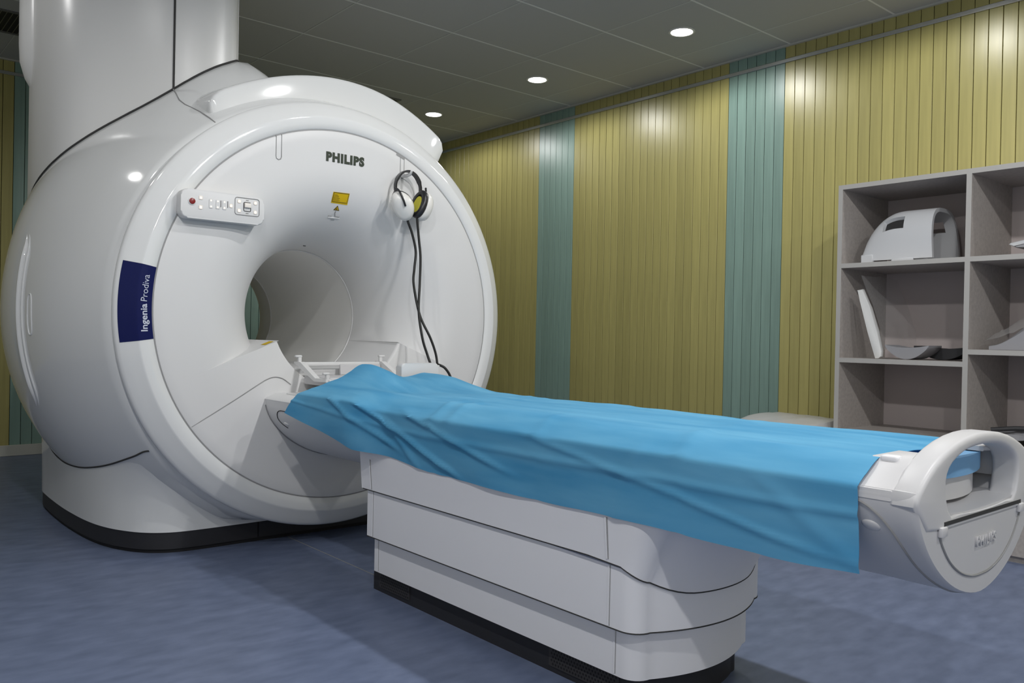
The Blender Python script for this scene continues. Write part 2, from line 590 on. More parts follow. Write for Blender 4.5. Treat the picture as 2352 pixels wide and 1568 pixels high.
# front cover: upper sector flares into the bore, lower sector stays flat
def flare(n=22):
    out = [(0.3395, 0.80)]
    cy, cr, a, b = 0.80, 0.70, 0.497, 0.3605
    e = 2.25
    for k in range(1, n + 1):
        u = (pi / 2) * k / n
        out.append((cr - b * cos(u) ** (2 / e), cy - a * sin(u) ** (2 / e)))
    out += [(0.76, 0.3018), (0.82, 0.3008), (0.858, 0.3005), (0.8635, 0.303), (0.8645, 0.325)]
    return out
FL = flare()
TH = 112.0
obj('front_cover', revolve(FL, -TH, TH, 112), MF, scanner, 50)
FLAT = [(0.3400, 0.80), (0.3450, 0.32), (0.349, 0.306), (0.356, 0.3025), (0.70, 0.3022), (0.76, 0.3018), (0.82, 0.3008), (0.858, 0.3005), (0.8635, 0.303), (0.8645, 0.325)]
obj('lower_cover', revolve(FLAT, TH, 360 - TH, 68), MF, scanner, 50)
for s in (-1, 1):          # the two flat ledges beside the table where the flare is cut
    bm = bmesh.new()
    a = [bm.verts.new(pol(s * TH, r, y)) for r, y in FL[:23]]
    b = [bm.verts.new(pol(s * TH, r, 0.3025)) for r, y in FL[:23]]
    for i in range(22):
        bm.faces.new((a[i], a[i + 1], b[i + 1], b[i]))
    obj('bore_ledge', bm, MF, scanner)
obj('cover_joint', revolve([(0.862, 0.3035), (0.872, 0.3055)]), MGAPL, scanner)
# tunnel
obj('bore_liner', revolve([(0.3385, 0.79), (0.3405, 0.80), (0.3405, 1.85), (0.3385, 1.86)]), MLIN, scanner, 50)
for yy in (0.80, 1.85):
    obj('bore_rim', revolve([(0.3405, yy - .006), (0.336, yy - .003), (0.336, yy + .003), (0.3405, yy + .006)]), MF, scanner, 60)
obj('back_cover', revolve([(r, 2.65 - y) for r, y in FL]), MF, scanner, 50)

# pedestal + kick
PY0 = 0.530
KB = [(-0.62, 2.16), (-0.71, 2.08), (-0.755, 1.95), (-0.768, 1.75), (-0.772, 1.55), (-0.772, 1.38), (-0.768, 1.245), (-0.757, 1.06), (-0.737, 0.905), (-0.708, 0.790), (-0.674, 0.709), (-0.634, 0.640), (-0.588, 0.591), (-0.530, 0.555), (-0.464, 0.537), (-0.36, 0.531), (-0.25, 0.530), (-0.11, 0.530), (0.03, 0.530)]
def seam_pt(x, y):
    r = hull_r(-120, y)
    return (x, y, AZ - sqrt(max(0.02, r * r - (x - AX) ** 2)))
ST = [seam_pt(-0.63, 2.17), seam_pt(-0.72, 2.09), seam_pt(-0.765, 1.96), seam_pt(-0.778, 1.76), seam_pt(-0.782, 1.56), seam_pt(-0.782, 1.39), seam_pt(-0.776, 1.25), seam_pt(-0.762, 1.06), seam_pt(-0.740, 0.87), seam_pt(-0.718, 0.735), seam_pt(-0.697, 0.625), seam_pt(-0.676, 0.535), seam_pt(-0.656, 0.455), (-0.625, 0.42, 0.470), (-0.54, 0.42, 0.395), (-0.42, 0.43, 0.285), (-0.29, 0.45, 0.200), (-0.12, 0.475, 0.130), (0.03, 0.49, 0.110)]
KT = 0.094
def smooth_pair(n=5):
    b = spline([(x, y, 0) for x, y in KB], n)
    t = spline(ST, n)
    return b, t
kb, st_ = smooth_pair()
rows = []
for b, t in zip(kb, st_):
    row = []
    for k in range(9):
        w = k / 8
        e = w * w * (0.35 + 0.65 * w)
        row.append((b.x + (t.x - b.x) * e, b.y + (t.y - b.y) * e, KT + (t.z + .012 - KT) * w))
    rows.append(row)
full = rows + [[(2 * AX - x, y, z) for x, y, z in r] for r in rows[::-1]]
bm = bmesh.new()
grid_mesh(bm, full, close_u=True)
obj('pedestal', bm, MW, scanner, 60)
plan = [(b.x, b.y) for b in kb] + [(2 * AX - b.x, b.y) for b in kb[::-1]]
def inset(p, d):
    cx_, cy_ = AX, 1.345
    return [(cx_ + (x - cx_) * (1 - d / abs(.955)), cy_ + (y - cy_) * (1 - d / .815)) for x, y in p]
bm = bmesh.new()
extrude_poly(bm, inset(plan, .005), 'z', 0.018, KT + .004)
obj('kick_plate', bm, MKICK, scanner, 40)
bm = bmesh.new()
extrude_poly(bm, inset(plan, .014), 'z', 0.0, 0.018)
obj('kick_foot', bm, MMESH, scanner, 40)
obj('kick_joint', box(-0.117, -0.113, PY0 + .0035, PY0 + .008, 0.02, KT), MMESH, scanner)
obj('kick_step', box(-0.112, 0.478, PY0 - .004, PY0 + .012, 0.024, KT - .002), MKICK, scanner)
obj('hull_joint', tube([(t.x - .001, t.y - .001, t.z) for t in st_ if t.y > .43 and t.x < -.6], 0.0040, 6), MGAP, scanner, 60)

# service column to the ceiling
COLP = [(-0.09, 2.05), (-0.09, 1.05), (-0.10, 0.92), (-0.15, 0.84), (-0.23, 0.825), (-0.32, 0.84), (-0.405, 0.88), (-0.48, 0.93), (-0.62, 1.05), (-0.765, 1.19), (-0.835, 1.32), (-0.865, 1.48), (-0.873, 1.66), (-0.858, 1.85), (-0.83, 2.02), (-0.75, 2.15), (-0.60, 2.20), (-0.30, 2.20), (-0.14, 2.16)]
cp = [(p.x, p.y) for p in spline([(x, y, 0) for x, y in COLP] + [(COLP[0][0], COLP[0][1], 0)], 4)][:-1]
bm = bmesh.new()
rows = []
for (x, y) in cp:
    # wall starts inside the hull
    lo = AZ + 0.35
    for q in range(2000):
        z = AZ + 0.3 + q * 0.001
        th = math.degrees(atan2(x - AX, z - AZ))
        if math.hypot(x - AX, z - AZ) > hull_r(th, y):
            lo = z
            break
    rows.append((x, y, lo))
grid_mesh(bm, [[(x, y, lo - .06), (x, y, lo + .02), (x, y, ZC - .001)] for x, y, lo in rows], close_u=True)
obj('column', bm, MCOL, scanner, 50)
jl = [(x, y, z) for x, y, z in rows]
# keep the part of the ring facing the room, in order
i0 = min(range(len(jl)), key=lambda i: (jl[i][0] + .09) ** 2 + (jl[i][1] - .98) ** 2)
i1 = min(range(len(jl)), key=lambda i: (jl[i][0] + .858) ** 2 + (jl[i][1] - 1.85) ** 2)
obj('column_joint', tube([(x - .001, y - .001, z + .004) for x, y, z in jl[i0:i1 + 1]], 0.0050, 6), MGAP, scanner, 60)
# vertical joint and its run over the hull to the ring
kx = min(range(len(jl)), key=lambda i: (jl[i][0] + .42) ** 2 + (jl[i][1] - .89) ** 2)
x, y, z = jl[kx]
obj('column_joint', tube([(x - .001, y - .001, z - .01), (x - .001, y - .001, ZC - .002)], 0.005, 6), MGAP, scanner)
run = [(x - .002, y - .002, z)]
for p in ((404, 214), (412, 230), (425, 240), (440, 247), (460, 257), (480, 270), (495, 282)):
    q = on_hull(*p, d=0.0)
    if q:
        run.append(tuple(q))
obj('hull_joint', tube(run, 0.0035, 6), MGAPL, scanner, 60)
# pipe cover hanging beside the column
bm = bmesh.new()
rows = []
for z, s in ((2.22, 0.03), (2.27, 0.35), (2.34, 0.72), (2.42, 0.95), (2.52, 1.0), (ZC - .001, 1.0)):
    rows.append([(-0.835 + 0.075 * s * cos(a) + (1 - s) * .02, 1.86 + 0.15 * s * sin(a), z) for a in [2 * pi * k / 20 for k in range(20)]])
V = grid_mesh(bm, rows, close_v=True)
obj('pipe_cover', bm, MCOL, scanner, 60)

# raised fairing along the top
bm = bmesh.new()
rows = []
N = 46
for i in range(N + 1):
    th = -33 + 72.0 * i / N
    e = min(1.0, i / 4.0, (N - i) / 3.0)
    e = sqrt(max(0.0, 1 - (1 - e) ** 2))
    ro = 1.135 + 0.068 * sstep(-30, 22, th)
    h0 = hull_r(th, .46) - .03
    top = h0 + (ro - h0) * (0.35 + 0.65 * e)
    yf = 0.485 + 0.02 * (1 - e)
    prof = [(h0 - .03, yf), (top - .020, yf), (top - .010, yf + .003), (top - .003, yf + .010), (top, yf + .022), (top + .012, yf + .12), (top + .022, yf + .3), (top + .02, yf + .48), (top - .10, yf + .56)]
    rows.append([pol(th, r, y) for r, y in prof])
V = grid_mesh(bm, rows)
for k in (0, -1):
    bm.faces.new(V[k] if k else V[k][::-1])
obj('top_fairing', bm, MW, scanner, 48)

# side ridge on the hull, with a grip slot ahead of it
for dy, rr in ((1.085, 0.013), (1.045, 0.006)):
    pts = []
    for k in range(31):
        th = -72 - 42 * k / 30
        e = min(1, k / 5, (30 - k) / 5)
        y = dy + 0.10 * (1 - e) ** 2
        pts.append(pol(th, hull_r(th, y) + rr * (e - .7), y))
    obj('side_ridge', tube(pts, [rr * (0.25 + 0.75 * min(1, k / 4, (30 - k) / 4)) for k in range(31)], 8), MW, scanner, 60)
loop = []
for k in range(32):
    a = 2 * pi * k / 32
    c, s_ = cos(a), sin(a)
    th = -91.5 + (4.4 * (1 if s_ > 0 else -1) * abs(s_) ** .5)
    y = 0.965 + 0.022 * (1 if c > 0 else -1) * abs(c) ** .8
    loop.append(pol(th, hull_r(th, y), y))
obj('grip_slot', tube(loop + [loop[0]], 0.0035, 6), MW, scanner, 60)

# blue name plate, bent over the ring
prof = [(0.8705, 0.3000), (0.90, 0.2972), (0.9245, 0.2972), (0.9298, 0.2988), (0.9348, 0.3022), (0.9658, 0.3227), (0.9915, 0.3405)]
bm = bmesh.new()
rows = [[pol(-98.3 + 19.4 * i / 16, r, y) for r, y in prof] for i in range(17)]
grid_mesh(bm, rows)
plate = obj('name_plate', bm, MBLUE, scanner, 50)
def plate_text(word, c_th, width, bold):
    rr = 0.9005
    a = radians(c_th)
    pos = Vector(pol(c_th, rr, 0.2966))
    mw = Matrix.Translation(pos) @ FRONT @ Matrix.Rotation(radians(90), 4, 'Z') @ Matrix.Rotation(radians(-(c_th + 90)), 4, 'Z')
    return text_obj('plate_lettering', word, 0.036, mw, MWTXT, plate, 0.0003, 0.0006 if bold else -0.0002, width)
plate_text('Ingenia', -92.6, 0.112, True)
plate_text('Prodiva', -84.9, 0.108, False)

# brand lettering and stickers on the front cover
text_obj('brand_lettering', 'PHILIPS', 0.056, Matrix.Translation((0.186, 0.3005, 1.823)) @ FRONT, MINK, scanner, 0.001, 0.0032, 0.203, 1.16)
def flare_y(r):
    for (ra, ya), (rb, yb) in zip(FL, FL[1:]):
        if ra <= r <= rb:
            return ya + (yb - ya) * (r - ra) / (rb - ra)
    return 0.30 if r > .8 else 0.8
def on_front(px, py, off=0.0015):
    dr = r2 * ((px - 1176) / 1912.5) - u2 * ((py - 784) / 1912.5) + fv
    o = Vector((-1.77, -3.25, 1.0))
    t = (0.25 + 3.25) / dr.y
    while t < 7:
        p = o + dr * t
        if p.y >= flare_y(math.hypot(p.x - AX, p.z - AZ)) - off:
            return p
        t += 0.0008
    return p
def patch(c, nu=8, nv=6, off=0.0015):
    (a, b, c_, d) = c
    bm = bmesh.new()
    rows = []
    for i in range(nv + 1):
        v = i / nv
        rows.append([on_front((a[0] + (b[0] - a[0]) * k / nu) * (1 - v) + (d[0] + (c_[0] - d[0]) * k / nu) * v, (a[1] + (b[1] - a[1]) * k / nu) * (1 - v) + (d[1] + (c_[1] - d[1]) * k / nu) * v, off) for k in range(nu + 1)])
    grid_mesh(bm, rows)
    return bm
def line_on(pts, r, off=0.002):
    P = []
    for (a, b) in zip(pts, pts[1:]):
        for k in range(5):
            P.append(on_front(a[0] + (b[0] - a[0]) * k / 5, a[1] + (b[1] - a[1]) * k / 5, off))
    P.append(on_front(*pts[-1], off))
    return tube(P, r, 5)
ST4 = ((766, 440), (803.5, 444.5), (797.5, 471), (760, 465.5))
stk = obj('warning_sticker', patch(ST4), MYEL, scanner, 60)
obj('sticker_print', line_on([(768, 441.6), (801.6, 445.8), (796.6, 466.8), (762.2, 462.0), (768, 441.6)], 0.0013), MYLINE, stk)
for k, w in enumerate((8, 11, 11.5, 15, 13.5, 16)):
    x0, y0 = 768.2 - k * .85, 446.4 + k * 2.5
    obj('sticker_print', line_on([(x0, y0), (x0 + w, y0 + w * .13)], 0.0007), MYLINE, stk)
ts = obj('laser_sticker', patch(((775.7, 472), (775.9, 472), (779.2, 484.3), (765.3, 482.2)), 6, 6, .0015), MYLINE, scanner, 60)
obj('sticker_face', patch(((775.4, 475), (775.5, 475), (777.4, 482.6), (768.6, 481.2)), 6, 6, .0030), MYEL, ts, 60)
q = on_front(773.2, 479.6, .0042)
bm = bmesh.new()
bmesh.ops.create_uvsphere(bm, u_segments=10, v_segments=6, radius=.0035, matrix=Matrix.Translation(q))
obj('sticker_symbol', bm, MYLINE, ts)
obj('laser_stem', line_on([(771, 485), (769, 489.5), (769.2, 496.5), (779.5, 498.5)], 0.0024), MGAPL, scanner, 60)
obj('laser_mark', line_on([(753.5, 495.4), (762.5, 495.6)], 0.0018), MGAPL, scanner, 60)
obj('laser_mark', line_on([(759.5, 504.3), (767.5, 505.2)], 0.0016), MGAPL, scanner, 60)
obj('laser_mount', line_on([(753, 498.5), (768, 500.3), (779.5, 501.2)], 0.0034), MF, scanner, 60)

# slot grooves at the rim of the front cover
sl = [(-0.163, 1.88), (-0.163, 1.787), (-0.160, 1.777), (-0.150, 1.7725), (-0.140, 1.777), (-0.137, 1.787), (-0.137, 1.889)]
obj('slot_groove', tube([(x, 0.3012, z) for x, z in sl], 0.0022, 6), MGAPL, scanner)
sl = [(0.494, 1.888), (0.494, 1.79), (0.505, 1.776), (0.516, 1.79), (0.516, 1.874)]
obj('slot_groove', tube([(x, 0.3012, z) for x, z in sl], 0.0022, 6), MGAPL, scanner)
obj('cover_notch', revolve([(0.853, 0.2995), (0.866, 0.2995), (0.866, 0.3045)], 19.5, 23, 6), MGAPL, scanner)

# seams of the lower cover around the table bridge
def groove(pts, r=0.0022, m=MGAPL):
    obj('panel_groove', tube([(x, 0.3018, z) for x, z in pts], r, 6), m, scanner, 60)
s1 = [(p.x, p.y) for p in spline([(-0.518, 0.588, 0), (-0.42, 0.645, 0), (-0.31, 0.710, 0), (-0.225, 0.762, 0), (-0.185, 0.784, 0), (-0.150, 0.793, 0), (-0.112, 0.785, 0), (-0.072, 0.758, 0)], 6)]
groove(s1)
groove([(2 * AX - x, z) for x, z in s1])

# bridge under the table top, between scanner and table
def tub_sec(hw, ztop, zbot, n=28, e=1.85):
    out = []
    for k in range(n + 1):
        u = -1 + 2 * k / n
        u = sin(u * pi / 2)
        out.append((AX + hw * u, ztop - (ztop - zbot) * (max(0, 1 - abs(u) ** e)) ** (1 / e)))
    return out
bs = tub_sec(0.375, 0.688, 0.418, 32, 1.75)
bridge_poly = bs + [(AX + .378, .697), (AX + .372, .704), (AX + .33, .722), (AX - .33, .722), (AX - .372, .704), (AX - .378, .697)]
bridge = poly_obj('table_bridge', bridge_poly, 'y', -0.43, 0.3025, MF, scanner, 0.0, 2, 35)
bm = bmesh.new()
poly = [(x, z) for x, z in bs]
obj('bridge_joint', tube([(x, 0.300, z) for x, z in bs[1:18]], 0.004, 6), MGAPL, scanner, 60)
# inset side panel with button, left side: outline on the tub surface
def on_tub(u, y, hw=0.375, zt=0.688, zb=0.418, e=1.75, off=0.0):
    x = AX - hw * u
    z = zt - (zt - zb) * (max(0, 1 - u ** e)) ** (1 / e)
    return (x - off, y, z)
pan = []
for (u, y) in ((0.985, -0.42), (0.985, -0.2), (0.985, 0.10), (0.984, 0.165), (0.975, 0.195), (0.955, 0.212), (0.93, 0.215), (0.90, 0.20), (0.87, 0.17)):
    pan.append(on_tub(u, y, off=0.0005))
obj('panel_groove', tube(spline(pan, 5), 0.0022, 6), MGAP, scanner, 60)
bm = bmesh.new()
bt = Vector(on_tub(0.905, 0.16, off=0.0))
bmesh.ops.create_uvsphere(bm, u_segments=16, v_segments=8, radius=1.0, matrix=Matrix.Translation(bt) @ Matrix.Rotation(radians(-38), 4, 'Y') @ Matrix.Diagonal((0.004, 0.024, 0.011, 1)))
obj('bridge_button', bm, MF, scanner, 60)
obj('bridge_plate', box(AX - .325, AX + .325, -0.42, 0.20, 0.7205, 0.7265, 0.003, 2), MF, scanner, 40)
for (x, y) in ((-0.055, 0.09),):
    bm = bmesh.new()
    add_tube(bm, [(x, y, .7265), (x, y, .735), (x, y, .742)], [.020, .019, .012], 16)
    add_box(bm, x - .034, x - .008, y - .007, y + .007, .7265, .736, .003, 1)
    obj('plate_knob', bm, MF, scanner, 50)
# ledge of the bore carrying the table top, and small yellow sticker on the ledge
obj('bore_floor', box(AX - .205, AX + .205, 0.31, 1.95, 0.795, 0.826, 0.004, 1), MF, scanner, 40)
st = Vector(pol(-112, 0.375, 0.36))
bm = bmesh.new()
a = radians(-112)
er = Vector((sin(a), 0, cos(a)))
nrm = Vector((-cos(a), 0, sin(a)))
vsx = [st + er * (-.022) + Vector((0, -.03, 0)), st + er * .022 + Vector((0, -.03, 0)), st + er * .022 + Vector((0, .02, 0)), st + er * (-.022) + Vector((0, .02, 0))]
up = er.cross(Vector((0, 1, 0)))
if up.z < 0:
    up = -up
A = [bm.verts.new(p + up * .0012) for p in vsx]
bm.faces.new(A)
obj('ledge_sticker', bm, MYEL, scanner)
bm = line_on([(696.5, 563.6), (701.5, 564.2)], 0.003)
obj('bore_sensor', bm, MGAP, scanner)

# control panel
CX0, CX1, CZ0, CZ1, CY0, CY1 = -0.596, -0.238, 1.462, 1.583, 0.246, 0.302
ctl = poly_obj('control_panel', rrect(CX0, CX1, CZ0, CZ1, 0.028, 6), 'y', CY0, CY1, MF, scanner, 0.007, 3, 40)
def btn(x, z, w, h, m=MBTN, glow=True, r=0.004):
    o = poly_obj('button', rrect(x - w / 2, x + w / 2, z - h / 2, z + h / 2, r, 3), 'y', CY0 - .0025, CY0 + .001, m, ctl, 0.0008, 1)
    return o
def px_ctl(px, py):
    """place on the panel face from a fraction of its width/height"""
    return (CX0 + px * (CX1 - CX0), CZ1 - py * (CZ1 - CZ0))
x, z = px_ctl(.125, .42)
bm = bmesh.new(); extrude_poly(bm, ellipse(x, z, .0165, .0165, 24), 'y', CY0 - .003, CY0 + .001, bev=.001, seg=1)
obj('stop_bezel', bm, MW, ctl, 40)
bm = bmesh.new(); extrude_poly(bm, ellipse(x, z, .0125, .0125, 24), 'y', CY0 - .0075, CY0, bev=.002, seg=2)
obj('stop_button', bm, MRED, ctl, 40)
for fx, fy in ((.225, .27), (.225, .60)):
    x, z = px_ctl(fx, fy)
    b = btn(x, z, .017, .017)
    poly_obj('button_light', rrect(x - .004, x + .004, z - .004, z + .004, .0015, 2), 'y', CY0 - .0032, CY0 - .002, MGLOW, b)
for fx in (.345, .425, .505):
    x, z = px_ctl(fx, .43)
    b = btn(x, z, .017, .040, MF)
    for dz in (-.0125, .0125):
        poly_obj('button_light', rrect(x - .003, x + .003, z + dz - .003, z + dz + .003, .001, 2), 'y', CY0 - .0032, CY0 - .002, MGLOW, b)
for fx in (.462, .545):
    x, z = px_ctl(fx, .40)
    obj('scale_bar', box(x - .0011, x + .0011, CY0 - .0012, CY0 + .001, z - .014, z + .014), MGAP, ctl)
x, z = px_ctl(.585, .43)
b = btn(x, z, .015, .016)
poly_obj('button_light', rrect(x - .004, x + .004, z - .004, z + .004, .0015, 2), 'y', CY0 - .0032, CY0 - .002, MGLOW, b)
x, z = px_ctl(.785, .40)
rim = [(px_, CY0 - .001, pz_) for px_, pz_ in rrect(x - .054, x + .054, z - .037, z + .037, .010, 4)]
obj('keypad_rim', tube(rim + [rim[0]], .0016, 6), MGAPL, ctl, 60)
for dx in (-.036, .036):
    for dz in (-.020, .020):
        b = btn(x + dx, z + dz, .016, .016)
        poly_obj('button_light', rrect(x + dx - .0045, x + dx + .0045, z + dz - .0045, z + dz + .0045, .0015, 2), 'y', CY0 - .0032, CY0 - .002, MGLOW, b)
jr = [(px_, CY0 - .001, pz_) for px_, pz_ in rrect(x - .0155, x + .0155, z - .019, z + .019, .005, 3)]
obj('joystick_rim', tube(jr + [jr[0]], .0014, 6), MGAP, ctl, 60)
obj('joystick', box(x - .0135, x + .0145, CY0 - .010, CY0 + .001, z - .004, z + .016, .002, 2), MBTN, ctl, 40)
for dz in (.028, -.028):
    obj('keypad_mark', box(x - .006, x + .006, CY0 - .0008, CY0 + .001, z + dz - .002, z + dz + .002), MGAPL, ctl)

# hook for the headphones
obj('headphone_hook', tube([(0.505, 0.304, 1.79), (0.508, 0.262, 1.786), (0.510, 0.232, 1.790), (0.511, 0.222, 1.806)], [.010, .0085, .0075, .005], 10), MF, scanner, 60)

# ------------------------------------------------------------------ patient table
table = thing('patient_table', (AX, -1.2, 0), 'white patient table on a stepped pedestal with a carrying arch at its end', 'patient table')
def outline(hw, yb, yf, k=1.1, cr=0.055, n=20):
    """plan outline, counter-clockwise from back left; convex front"""
    def yfront(dx):
        return yf + k * dx * dx
    yc = yfront(hw - cr)
    pts = [(AX - hw, yb)]
    n2 = 10
    for j in range(1, 12):
        pts.append((AX - hw, yb + (yc + cr - .0 - yb) * j / 11))
    slope = 2 * k * (hw - cr)
    for j in range(1, 8):
        a = pi + (pi / 2) * j / 8
        pts.append((AX - hw + cr + cr * cos(a), yc + cr + cr * sin(a)))
    for j in range(n + 1):
        dx = -(hw - cr) + 2 * (hw - cr) * j / n
        pts.append((AX + dx, yfront(dx)))
    left = pts[:19]
    for (x, y) in left[::-1]:
        pts.append((2 * AX - x, y))
    return pts
def tier(name, hw, yb, yf, z0, z1, m, z0f=None, top_grow=0.0, top_side=0.0):
    o = outline(hw, yb, yf)
    bm = bmesh.new()
    rows = []
    for (x, y) in o:
        zb = z0 if z0f is None else z0f(x, y)
        g = sstep(-1.66, -1.86, -(-y)) if False else (sstep(1.66, 1.86, -y))
        xt = AX + (x - AX) * (1 + top_side)
        yt = y - top_grow * g
        rows.append([(x, y, zb), (x, y, zb + .003), (x + (xt - x) * .5, y + (yt - y) * .42, zb + (z1 - zb) * .5), (xt, yt, z1)])
    V = grid_mesh(bm, rows, close_u=True)
    bm.faces.new([r[0] for r in V])
    bm.faces.new([r[-1] for r in V][::-1])
    return obj(name, bm, m, table, 35)
bm = bmesh.new()
extrude_poly(bm, outline(0.241, -0.43, -1.822), 'z', 0.0, 0.088)
tk2 = obj('kick_plate', bm, MKICK, table, 35)
# perforated vents in the kick: raised mesh field with holes as dark dots
def vent_field(y0, y1, first):
    p = obj('kick_vent', box(AX - .2445, AX - .2405, y0, y1, 0.018, 0.074), mat('vent_mesh', (0.035, 0.033, 0.035), 0.6), table)
    bm = bmesh.new()
    k = 0
    zz = 0.026
    row = 0
    while zz < .068:
        yy = y0 + .010 + (row % 2) * .006
        while yy < y1 - .008:
            vs_ = [bm.verts.new((AX - .2449, yy + .0040 * cos(q * pi / 3), zz + .0040 * sin(q * pi / 3))) for q in range(6)]
            bm.faces.new(vs_)
            yy += .012
        zz += .0104
        row += 1
    h = obj('vent_holes', bm, MMESH, p)
    h['kind'] = 'stuff'
vent_field(-0.685, -0.475, True)
vent_field(-1.72, -1.44, False)
tier('lower_panel', 0.268, -0.475, -1.852, 0.085, 0.219, MT)
def zA(x, y):
    d = abs(x - AX) / 0.30
    return 0.402 - 0.084 * sstep(1.74, 1.88, -y) * (1 - 0.35 * min(1, d) ** 3)
tier('middle_panel', 0.295, -0.462, -1.886, 0.222, 0.415, MT)
tier('upper_panel', 0.303, -0.43, -1.893, 0.402, 0.60, MT, zA, 0.16, 0.05)
# joints between the panels
def ring_line(hw, yb, yf, z, zf=None, r=.0022, m=MGAP):
    pts = [(x, y, zf(x, y) if zf else z) for x, y in outline(hw, yb, yf)]
    obj('panel_joint', tube(pts, r, 6), m, table, 60)
ring_line(0.2945, -0.462, -1.8855, 0.2215)
ring_line(0.3022, -0.44, -1.892, 0.4, lambda x, y: zA(x, y) - .001)
MSEAM = mat('panel_seam', (0.80, 0.80, 0.83), 0.4)
for hw, z0, z1 in ((0.2682, .09, .217), (0.2952, .226, .398), (0.304, .407, .52)):
    for y in (-1.722, -0.50):
        dx = .0 if z0 < .4 else .012
        bm = bmesh.new()
        add_tube(bm, [(AX - hw, y, z0), (AX - hw - dx * .8, y, z1)], .0028, 6)
        obj('corner_seam', bm, MSEAM, table)
        bm = bmesh.new()
        add_tube(bm, [(AX - hw + .0008, y - .005, z0), (AX - hw - dx * .8 + .0008, y - .005, z1)], .0018, 6)
        obj('corner_joint', bm, MGAPL, table)

# table body (tub)
HW, ZT, ZBT = 0.327, 0.700, 0.462
ts_ = tub_sec(HW, ZT, ZBT, 36, 1.75)
tub_poly = ts_ + [(AX + .322, .712), (AX + .262, .742), (AX - .262, .742), (AX - .322, .712)]
bm = bmesh.new()
extrude_poly(bm, tub_poly, 'y', -2.40, -0.44)
obj('table_body', bm, MTUB, table, 35)
# end cover
def end_sec(hw, zb, top):
    s = tub_sec(hw, ZT, zb, 36, 1.75)
    return s + top
bm = bmesh.new()
rows = []
top = [(AX + .322, .713), (AX + .255, .752), (AX + .10, .757), (AX, .757), (AX - .10, .757), (AX - .255, .752), (AX - .322, .713)]
for y, k in ((-2.40, 1.0), (-2.42, 1.003), (-2.50, 1.003), (-2.528, 0.995), (-2.537, 0.985), (-2.541, 0.968)):
    s = end_sec(HW, ZBT, top)
    rows.append([(AX + (x - AX) * k, y, .62 + (z - .62) * k) for x, z in s])
V = grid_mesh(bm, rows, close_v=True)
endc = None
# front lower face: half disc below the slot, upper part is the arch
low = [(x, z) for x, z in [(p[0], p[2]) for p in rows[-1]]]
bm.faces.new([v for v in V[-1]])
bm.faces.new([v for v in V[0]][::-1])
bm.free()
# solid end cap up to z=.66, with the arch standing on it
bm = bmesh.new()
rows = []
sec = tub_sec(HW, ZT, ZBT, 36, 1.75)
for y, k in ((-2.40, 1.0), (-2.42, 1.004), (-2.505, 1.004), (-2.528, 0.996), (-2.537, 0.985), (-2.541, 0.968)):
    s = sec + [(AX + .322, .712), (AX + .27, .7125), (AX + .20, .66), (AX + .1, .652), (AX, .65), (AX - .1, .652), (AX - .20, .66), (AX - .27, .7125), (AX - .322, .712)]
    rows.append([(AX + (x - AX) * k, y, .60 + (z - .60) * k) for x, z in s])
V = grid_mesh(bm, rows, close_v=True)
bm.faces.new(V[-1])
bm.faces.new(V[0][::-1])
endc = obj('end_cover', bm, MTUB, table, 32)
# arch handle: outline with opening
def arch_pts(kind, n=32):
    out = []
    if kind == 'outer':
        half = [(0.329, 0.685), (0.326, 0.700), (0.312, 0.716), (0.295, 0.730), (0.272, 0.746), (0.246, 0.761), (0.215, 0.775), (0.180, 0.787), (0.140, 0.7975), (0.095, 0.8055), (0.045, 0.8105), (0.0, 0.812)]
    else:
        half = [(0.182, 0.668), (0.190, 0.688), (0.194, 0.708), (0.194, 0.722), (0.190, 0.735), (0.180, 0.7465), (0.165, 0.756), (0.142, 0.7655), (0.112, 0.7745), (0.078, 0.7805), (0.04, 0.784), (0.0, 0.785)]
    left = [(AX - d, z) for d, z in half]
    right = [(AX + d, z) for d, z in half[:-1]][::-1]
    bottom_n = 9
    if kind == 'outer':
        bot = [(AX + 0.28 - 0.56 * k / 8, 0.63) for k in range(9)]
    else:
        bot = [(AX + 0.165 - 0.33 * k / 8, 0.652 - 0.008 * (1 - ((k - 4) / 4) ** 2)) for k in range(9)]
    return left + right + bot
bm = bmesh.new()
extrude_poly(bm, arch_pts('outer'), 'y', -2.545, -2.487, arch_pts('inner'), 0.0105, 4)
obj('end_arch', bm, MTUB, table, 45)
# shoulders in front of the arch
for s in (-1, 1):
    pts = [(AX + s * .329, .690), (AX + s * .326, .710), (AX + s * .264, .748), (AX + s * .240, .765), (AX + s * .125, .766), (AX + s * .125, .7545), (AX + s * .22, .7535), (AX + s * .22, .69)]
    poly_obj('shoulder', pts, 'y', -2.495, -2.412, MTUB, table, 0.003, 2, 40)
    x0 = AX + s * .235
    obj('shoulder_latch', box(x0 - .016, x0 + .012, -2.470, -2.432, .754, .7690, .006, 3), MT, table, 40)
# inset end panel: groove, slot, lettering
gp = [(AX + dx, -2.5418, z) for dx, z in ((-0.225, .630), (-0.205, .595), (-0.165, .555), (-0.11, .524), (-0.05, .508), (0, .505), (0.05, .508), (0.11, .524), (0.165, .555), (0.205, .595), (0.225, .630))]
obj('panel_groove', tube(spline(gp, 5), 0.0026, 6), MGAPL, table, 60)
obj('end_slot', box(AX - .205, AX + .212, -2.5465, -2.538, .6345, .6425), MGAP, table)
for s in (-1, 1):
    obj('slot_corner', box(AX + s * .212 - .014, AX + s * .212 + .014, -2.551, -2.54, .614, .634, .003, 2), MTUB, table, 40)
text_obj('embossed_lettering', 'PHILIPS', 0.030, Matrix.Translation((0.198, -2.5435, 0.577)) @ FRONT, MTUB, table, 0.003, 0.0006, 0.105, 1.12)
